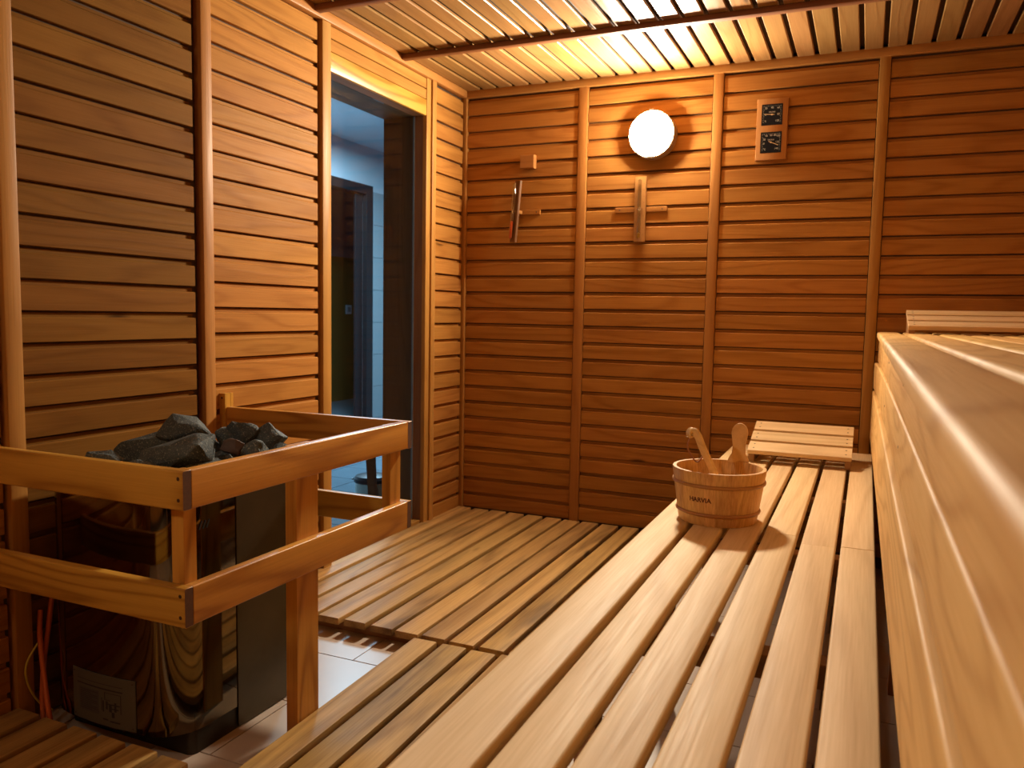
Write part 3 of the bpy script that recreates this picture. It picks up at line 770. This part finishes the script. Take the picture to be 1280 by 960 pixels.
# ------------------------------------------------------------------ bucket
BX, BY, B0, B1 = 1.631, -1.508, BZ, .615
bk = thing('bucket', (BX, BY, B0), 'round wooden stave bucket on the lower bench holding a ladle', 'bucket')
NS = 24; rb_, rt_ = .1115, .1345; th = .013
def rad(z): return rb_+(rt_-rb_)*(z/(B1-B0))
def stave_me(h, wide=1, taper=False):
    bm = bmesh.new(); g = .0045; da = 2*math.pi/NS*wide; na = 3*wide
    zs = [0, .003, .05, .10, h-.003, h]
    R_ = []
    for zi, z in enumerate(zs):
        ins = .0015 if zi in (0, len(zs)-1) else 0
        row = []
        for k in range(na+1):
            a = -da/2+da*k/na; aa = a*(1-g) if k in (0, na) else a
            ro = rad(z)-ins-(.0009 if k in (0, na) else 0)
            row.append((bm.verts.new((ro*math.cos(aa), ro*math.sin(aa), z)), bm.verts.new(((rad(z)-th+ins)*math.cos(aa), (rad(z)-th+ins)*math.sin(aa), z))))
        R_.append(row)
    for r0, r1 in zip(R_, R_[1:]):
        for k in range(na):
            bm.faces.new((r0[k][0], r0[k+1][0], r1[k+1][0], r1[k][0])); bm.faces.new((r0[k][1], r1[k][1], r1[k+1][1], r0[k+1][1]))
        bm.faces.new((r0[0][0], r1[0][0], r1[0][1], r0[0][1])); bm.faces.new((r0[na][0], r0[na][1], r1[na][1], r1[na][0]))
    for k in range(na):
        for row, s in ((R_[0], 1), (R_[-1], -1)):
            bm.faces.new((row[k][0], row[k][1], row[k+1][1], row[k+1][0]))
    return me_from(bm, 'stave', M['bucket'], 40)
sm = stave_me(B1-B0)
ha = math.atan2(.10, .030)      # the tall handle stave stands on the far right side
for k in range(NS):
    a = 2*math.pi*k/NS + ha
    link('stave', sm, bk, (BX, BY, B0), Matrix.Rotation(a, 3, 'Z'))
def hoop(z, r):
    bm = bmesh.new(); n = 64; rr0 = rad(z)+.0012
    R_ = []
    for i in range(n):
        a = 2*math.pi*i/n
        R_.append([bm.verts.new(((rr0+q*math.cos(t_)*1.0)*math.cos(a), (rr0+q*math.cos(t_))*math.sin(a), r*1.0*math.sin(t_)*1.25)) for t_, q in [(2*math.pi*j/8, r) for j in range(8)]])
    for i in range(n):
        for j in range(8): bm.faces.new((R_[i][j], R_[(i+1) % n][j], R_[(i+1) % n][(j+1) % 8], R_[i][(j+1) % 8]))
    link('hoop', me_from(bm, 'hoop', M['hoop'], 60), bk, (BX, BY, B0+z))
hoop(.116, .0042); hoop(.033, .0042)
lathe('bottom', bk, (BX, BY, B0+.012), [(0, -.006), (rad(.01)-th+.001, -.006), (rad(.01)-th+.001, .004), (0, .004)], M['bearer'], 40)
# handle: a shaped paddle rising from the rim, flat side towards the bucket's centre
bm = bmesh.new(); hr = rad(B1-B0)-th/2
hp = [(0.000, .034), (.014, .029), (.030, .0200), (.050, .0185), (.072, .0215), (.090, .0245), (.103, .0225), (.112, .0170), (.118, .009), (.120, .003)]
R_ = []
for z, hw in hp:
    out_ = z*.12
    row = []
    for t_, s in ((-1, -1), (-1, 1), (1, 1), (1, -1)):
        e = .8 if abs(t_) else 1
        row.append(bm.verts.new((out_+t_*.0058, s*hw, z)))
    R_.append(row)
for r0, r1 in zip(R_, R_[1:]):
    for k in range(4): bm.faces.new((r0[k], r0[(k+1) % 4], r1[(k+1) % 4], r1[k]))
bm.faces.new(R_[0]); bm.faces.new(R_[-1][::-1])
bmesh.ops.recalc_face_normals(bm, faces=bm.faces)
bmesh.ops.bevel(bm, geom=[e for e in bm.edges if abs(e.calc_face_angle(0)) > .9], offset=.002, segments=2, affect='EDGES')
a = ha
link('handle', me_from(bm, 'handle', M['handle'], 50), bk, (BX+hr*math.cos(a), BY+hr*math.sin(a), B1-.006), Matrix.Rotation(a+.30, 3, 'Z'))['label'] = 'tall rounded handle stave'
# burned lettering on the front
lm = text_me('HARVIA', .0185, M['burn'], .0002, bold=.0004)
face = math.atan2(CAM.y-BY, CAM.x-BX) - math.radians(24)
for v in lm.vertices:
    z = .076+v.co.y*1.0; r = rad(z)+.0004+(v.co.z if v.co.z > 0 else -.0006); a = v.co.x*1.02/rad(z)
    v.co = Vector((r*math.cos(a), r*math.sin(a), z))
link('lettering', lm, bk, (BX, BY, B0), Matrix.Rotation(face, 3, 'Z'))

# ladle lying in the bucket, its flat handle leaning out to the upper left
ld = thing('ladle', (BX-.02, BY-.02, B0+.02), 'ladle with a flat curved wooden handle leaning out of the bucket', 'ladle')
top = Vector((1.566, -1.535, .708)); low = Vector((1.640, -1.535, .565))
path = [low+(low-top)*.25, low, low.lerp(top, .35), low.lerp(top, .72), top+Vector((.006, 0, -.006)), top+Vector((-.006, .006, .006)), top+Vector((-.019, .014, .003)), top+Vector((-.024, .020, -.010))]
bm = bmesh.new(); R_ = []
q = [path[0]*2-path[1]]+path+[path[-1]*2-path[-2]]; P_ = []
for i in range(1, len(q)-2):
    for k in range(6):
        t_ = k/6; P_.append(.5*((2*q[i])+(q[i+1]-q[i-1])*t_+(2*q[i-1]-5*q[i]+4*q[i+1]-q[i+2])*t_*t_+(3*q[i]-q[i-1]-3*q[i+1]+q[i+2])*t_**3))
P_.append(path[-1])
for i, p in enumerate(P_):
    d = (P_[min(i+1, len(P_)-1)]-P_[max(i-1, 0)]).normalized()
    side = Vector((.62, -.72, .0)); side = (Vector((.75, -.66, .12))-d*Vector((.75, -.66, .12)).dot(d)).normalized(); nn = d.cross(side)
    wv = .0142 if i < len(P_)-4 else .0142*(1-.12*(i-len(P_)+4))
    R_.append([bm.verts.new(p-path[0]+side*a_*wv+nn*b_*.0055) for a_, b_ in ((-1, -.6), (-.8, -1), (.8, -1), (1, -.6), (1, .6), (.8, 1), (-.8, 1), (-1, .6))])
for r0, r1 in zip(R_, R_[1:]):
    for k in range(8): bm.faces.new((r0[k], r0[(k+1) % 8], r1[(k+1) % 8], r1[k]))
bm.faces.new(R_[0]); bm.faces.new(R_[-1][::-1])
link('handle', me_from(bm, 'handle', M['handle'], 50), ld, path[0])
tip = path[-1]
tube('strap', ld, [tip+Vector((.004, 0, .002)), tip+Vector((-.004, .0, -.03)), tip+Vector((.008, .004, -.058)), tip+Vector((.026, .004, -.075)), tip+Vector((.042, .0, -.055))], .0026, M['strap'], 6)
lathe('rivet', ld, tip+Vector((-.0055, -.006, .002)), [(0, -.003), (.004, -.002), (.004, .002), (0, .003)], M['chrome'], 10, Matrix.Rotation(math.pi/2, 3, 'X'))
bowl_c = path[0]+Vector((.012, 0, -.018))
lathe('bowl', ld, bowl_c, [(0, -.030), (.022, -.028), (.034, -.016), (.038, .004), (.035, .004), (.031, -.014), (.020, -.025), (0, -.027)], M['bench'], 24)

# ------------------------------------------------------------------ things on the back wall
def lamp(name, c, label, mat, dirs=(X, -Y)):
    """round bulkhead lamp on a wall; dirs = (along the wall, out of the wall)"""
    t = thing(name, c, label, 'lamp'); c = Vector(c)
    rot = frame(dirs[0], Z)      # local Z points out of the wall
    o = lathe('base', t, c, [(0, .0), (.108, 0), (.112, .004), (.112, .056), (.109, .063), (.105, .065), (.103, .062), (0, .060)], M['lamp_base'], 48, rot)
    o = lathe('glass_dome', t, c, [(.1025, .063), (.102, .068), (.096, .075), (.082, .081), (.055, .086), (0, .088)], mat, 48, rot)
    for s in (-1, 1):
        board('clip', t, c+dirs[1]*.060+Vector((0, 0, s*.108)), .022, .014, .024, dirs[0], Z, M['steel'], .003)
    return t
lamp('wall_lamp', (1.030, -.0155, 1.905), 'round glowing bulkhead lamp with a white glass dome high on the back wall', M['opal'])
lamp('wall_lamp', (.0155, -3.95, 1.85), 'round lamp with a white dome on the left wall behind the viewpoint', M['opal_rear'], (Y, X))

ga = thing('climate_gauge', (1.570, -.0155, 1.76), 'wooden double gauge with two square black dials, right of the lamp', 'gauge')
gx0, gx1, gz0, gz1 = 1.503, 1.637, 1.760, 2.028; GY = -.0155
board('frame', ga, ((gx0+gx1)/2, GY-.014, (gz0+gz1)/2), gz1-gz0, gx1-gx0, .028, Z, -X if Z.cross(X).y > 0 else X, M['hoop'], .004, 2)
yf_ = GY-.0285
def dial(zc, nums, ang, lab):
    s = .0455; xc = (gx0+gx1)/2-.001
    d = board('dial', ga, (xc, yf_, zc), .090, .092, .003, X, Z, M['dial'], .001)
    d['label'] = lab
    bm = bmesh.new()
    for k in range(41):      # graduation on three sides
        f = k/40*3
        if f <= 1: p = (-s*.86, -s*.75+f*s*1.6); dx, dz = 1, 0
        elif f <= 2: p = (-s*.86+(f-1)*s*1.72, s*.86); dx, dz = 0, -1
        else: p = (s*.86, s*.86-(f-2)*s*1.6); dx, dz = -1, 0
        ln = .006 if k % 5 == 0 else .0035
        q = [(p[0]-.0004*abs(dz), p[1]-.0004*abs(dx)), (p[0]+dx*ln+.0004*abs(dz), p[1]-.0004*abs(dx)), (p[0]+dx*ln+.0004*abs(dz), p[1]+dz*ln+.0004*abs(dx)), (p[0]-.0004*abs(dz), p[1]+dz*ln+.0004*abs(dx))]
        vs = [bm.verts.new((a_, -.0001, b_)) for a_, b_ in q]
        try: bm.faces.new(vs)
        except Exception: pass
    link('graduation', me_from(bm, 'graduation', M['ink']), d, (xc, yf_-.0016, zc))
    for tx, px_, pz_ in nums:
        link('lettering', text_me(tx, .0115, M['ink'], .0001), d, (xc+px_*s, yf_-.0018, zc+pz_*s), frame(X, Z))
    # needle
    dv = Vector((math.cos(ang), 0, math.sin(ang)))
    board('needle', d, Vector((xc, yf_-.0045, zc))+dv*.012, .046, .0022, .0008, dv, Vector((-dv.z, 0, dv.x)), M['needle'], .0002)
    lathe('hub', d, (xc, yf_-.002, zc), [(.0035, 0), (.003, .004), (0, .005)], M['needle'], 12, frame(X, Z))
    link('lettering', text_me('SAUNA', .0085, M['ink'], .0001), d, (xc, yf_-.0018, zc+.011), frame(X, Z))
zt_, zb_ = gz1-.0705, gz0+.0760
dial(zt_, [('20', -.58, .62), ('40', 0, .66), ('60', .58, .62), ('0', -.62, .0), ('80', .6, 0), ('%', -.6, -.62), ('100', .5, -.62)], math.radians(176), 'hygrometer dial with a level needle')
dial(zb_, [('40', -.45, .64), ('60', 0, .68), ('80', .36, .68), ('100', .66, .60), ('20', -.64, .30), ('0', -.66, -.1), ('120', .6, -.0), ('°C', -.6, -.66), ('140', .52, -.62)], math.radians(-24), 'thermometer dial with a slanting needle')

def sand_timer(loc, label, sand, sand_fill, sand_top=0., swivel=0., tilt=0.):
    t = thing('sand_timer', loc, label, 'sand timer')
    L = Vector(loc)
    board('bracket', t, L+Vector((.029, -.006, 0)) if swivel else L+Vector((.0, -.006, 0)), .256 if not swivel else .150, .025, .012, X, Z, M['wall'], .002)
    for s in ((-.105, .105) if not swivel else (.085,)):
        lathe('screw', t, L+Vector((s, -.0122, 0)), [(0, -.001), (.004, -.001), (.004, .0005), (0, .001)], M['screw'], 10, frame(X, Z))
    # turning part, built upright about the pivot, then swivelled
    Rm = Matrix.Rotation(tilt, 3, 'Y') @ Matrix.Rotation(swivel, 3, 'Z')
    def put(name, me, off, r=None, par=t):
        m3 = Rm @ (r if r is not None else Matrix.Identity(3))
        base = L+Vector((0, -.0125, 0))
        return link(name, me, par, base+Rm @ Vector(off), m3)
    bp_ = put('back_plate', board_me(.308, .054, .012, M['jamb'] if swivel else M['hoop'], .002, 2), (0, -.008 if not swivel else -.030, 0), frame(Z, X) if Z.cross(X).y < 0 else frame(Z, -X))
    oy = (-.008 if not swivel else -.030)
    if swivel: 
        put('pivot', board_me(.03, .018, .016, M['batten'], .001), (0, -.012, 0), frame(Y, X))
    r = .0095
    prof = [(0, -.140), (r*.6, -.139), (r, -.134), (r, -.016), (r*.7, -.008), (.0022, -.001), (.0022, .001), (r*.7, .008), (r, .016), (r, .134), (r*.6, .139), (0, .140)]
    bm = bmesh.new(); lathe_bm(bm, prof, 20); put('glass_tube', me_from(bm, 'glass_tube', M['tube'], 60), (0, oy-.019, 0))
    h = sand_fill
    bm = bmesh.new(); lathe_bm(bm, [(0, -.1385), (r*.55, -.137), (r*.86, -.132), (r*.86, -.134+h), (0, -.134+h+.004)], 16); put('sand', me_from(bm, 'sand', sand, 60), (0, oy-.019, 0))
    if sand_top:
        pass
    bm = bmesh.new(); lathe_bm(bm, [(r*1.02, -.004), (r*1.25, 0), (r*1.02, .004)], 16)
    for s in (-1, 1):
        bm = bmesh.new(); lathe_bm(bm, [(0, -.004), (.004, -.002), (.004, .002), (0, .004)], 12); put('clasp', me_from(bm, 'clasp', M['chrome'], 60), (s*.011, oy-.010, 0))
    bm = bmesh.new(); lathe_bm(bm, [(.0045, -.005), (.0055, 0), (.0045, .005)], 16); put('collar', me_from(bm, 'collar', M['chrome'], 60), (0, oy-.019, 0))
    # scale marks burnt into the plate
    bm = bmesh.new()
    for s in (-1, 1):
        for k in range(9):
            z = -.12+k*.03
            if abs(z) < .02: continue
            bb = bmesh.ops.create_circle(bm, cap_ends=True, radius=.0014, segments=8)['verts']
            for v in bb: v.co = Vector((s*.018+v.co.x, -.0001, z+v.co.y))
    put('scale_marks', me_from(bm, 'scale_marks', M['burn']), (0, oy-.0062, 0))
    return t
sand_timer((.977, -.0155, 1.5615), 'wooden sand timer below the lamp with a little yellow sand at its foot', M['sand_yellow'], .018)
sand_timer((.350, -.0155, 1.568), 'sand timer turned sideways on the back wall with orange sand, left of the other timer', M['sand_orange'], .082, swivel=math.radians(-38), tilt=math.radians(4.5))
wk = box('wooden_block', None, (.352, -.055, 1.785), (.425, -.0155, 1.852), M['hoop'], .003)
tag(wk, 'small wooden block fixed to the back wall above the sideways sand timer', 'block')

# repeats of one kind share a group
for o in C.objects:
    if o.parent is None and 'category' in o:
        g = {'duckboard': 'slatted duckboards on the floor', 'headrest': 'slatted headrests on the benches', 'sand timer': 'sand timers on the back wall', 'cable': 'orange cables beside the stove', 'bench': 'slatted benches along the right wall', 'lamp': 'round wall lamps'}.get(o['category'])
        if g: o['group'] = g
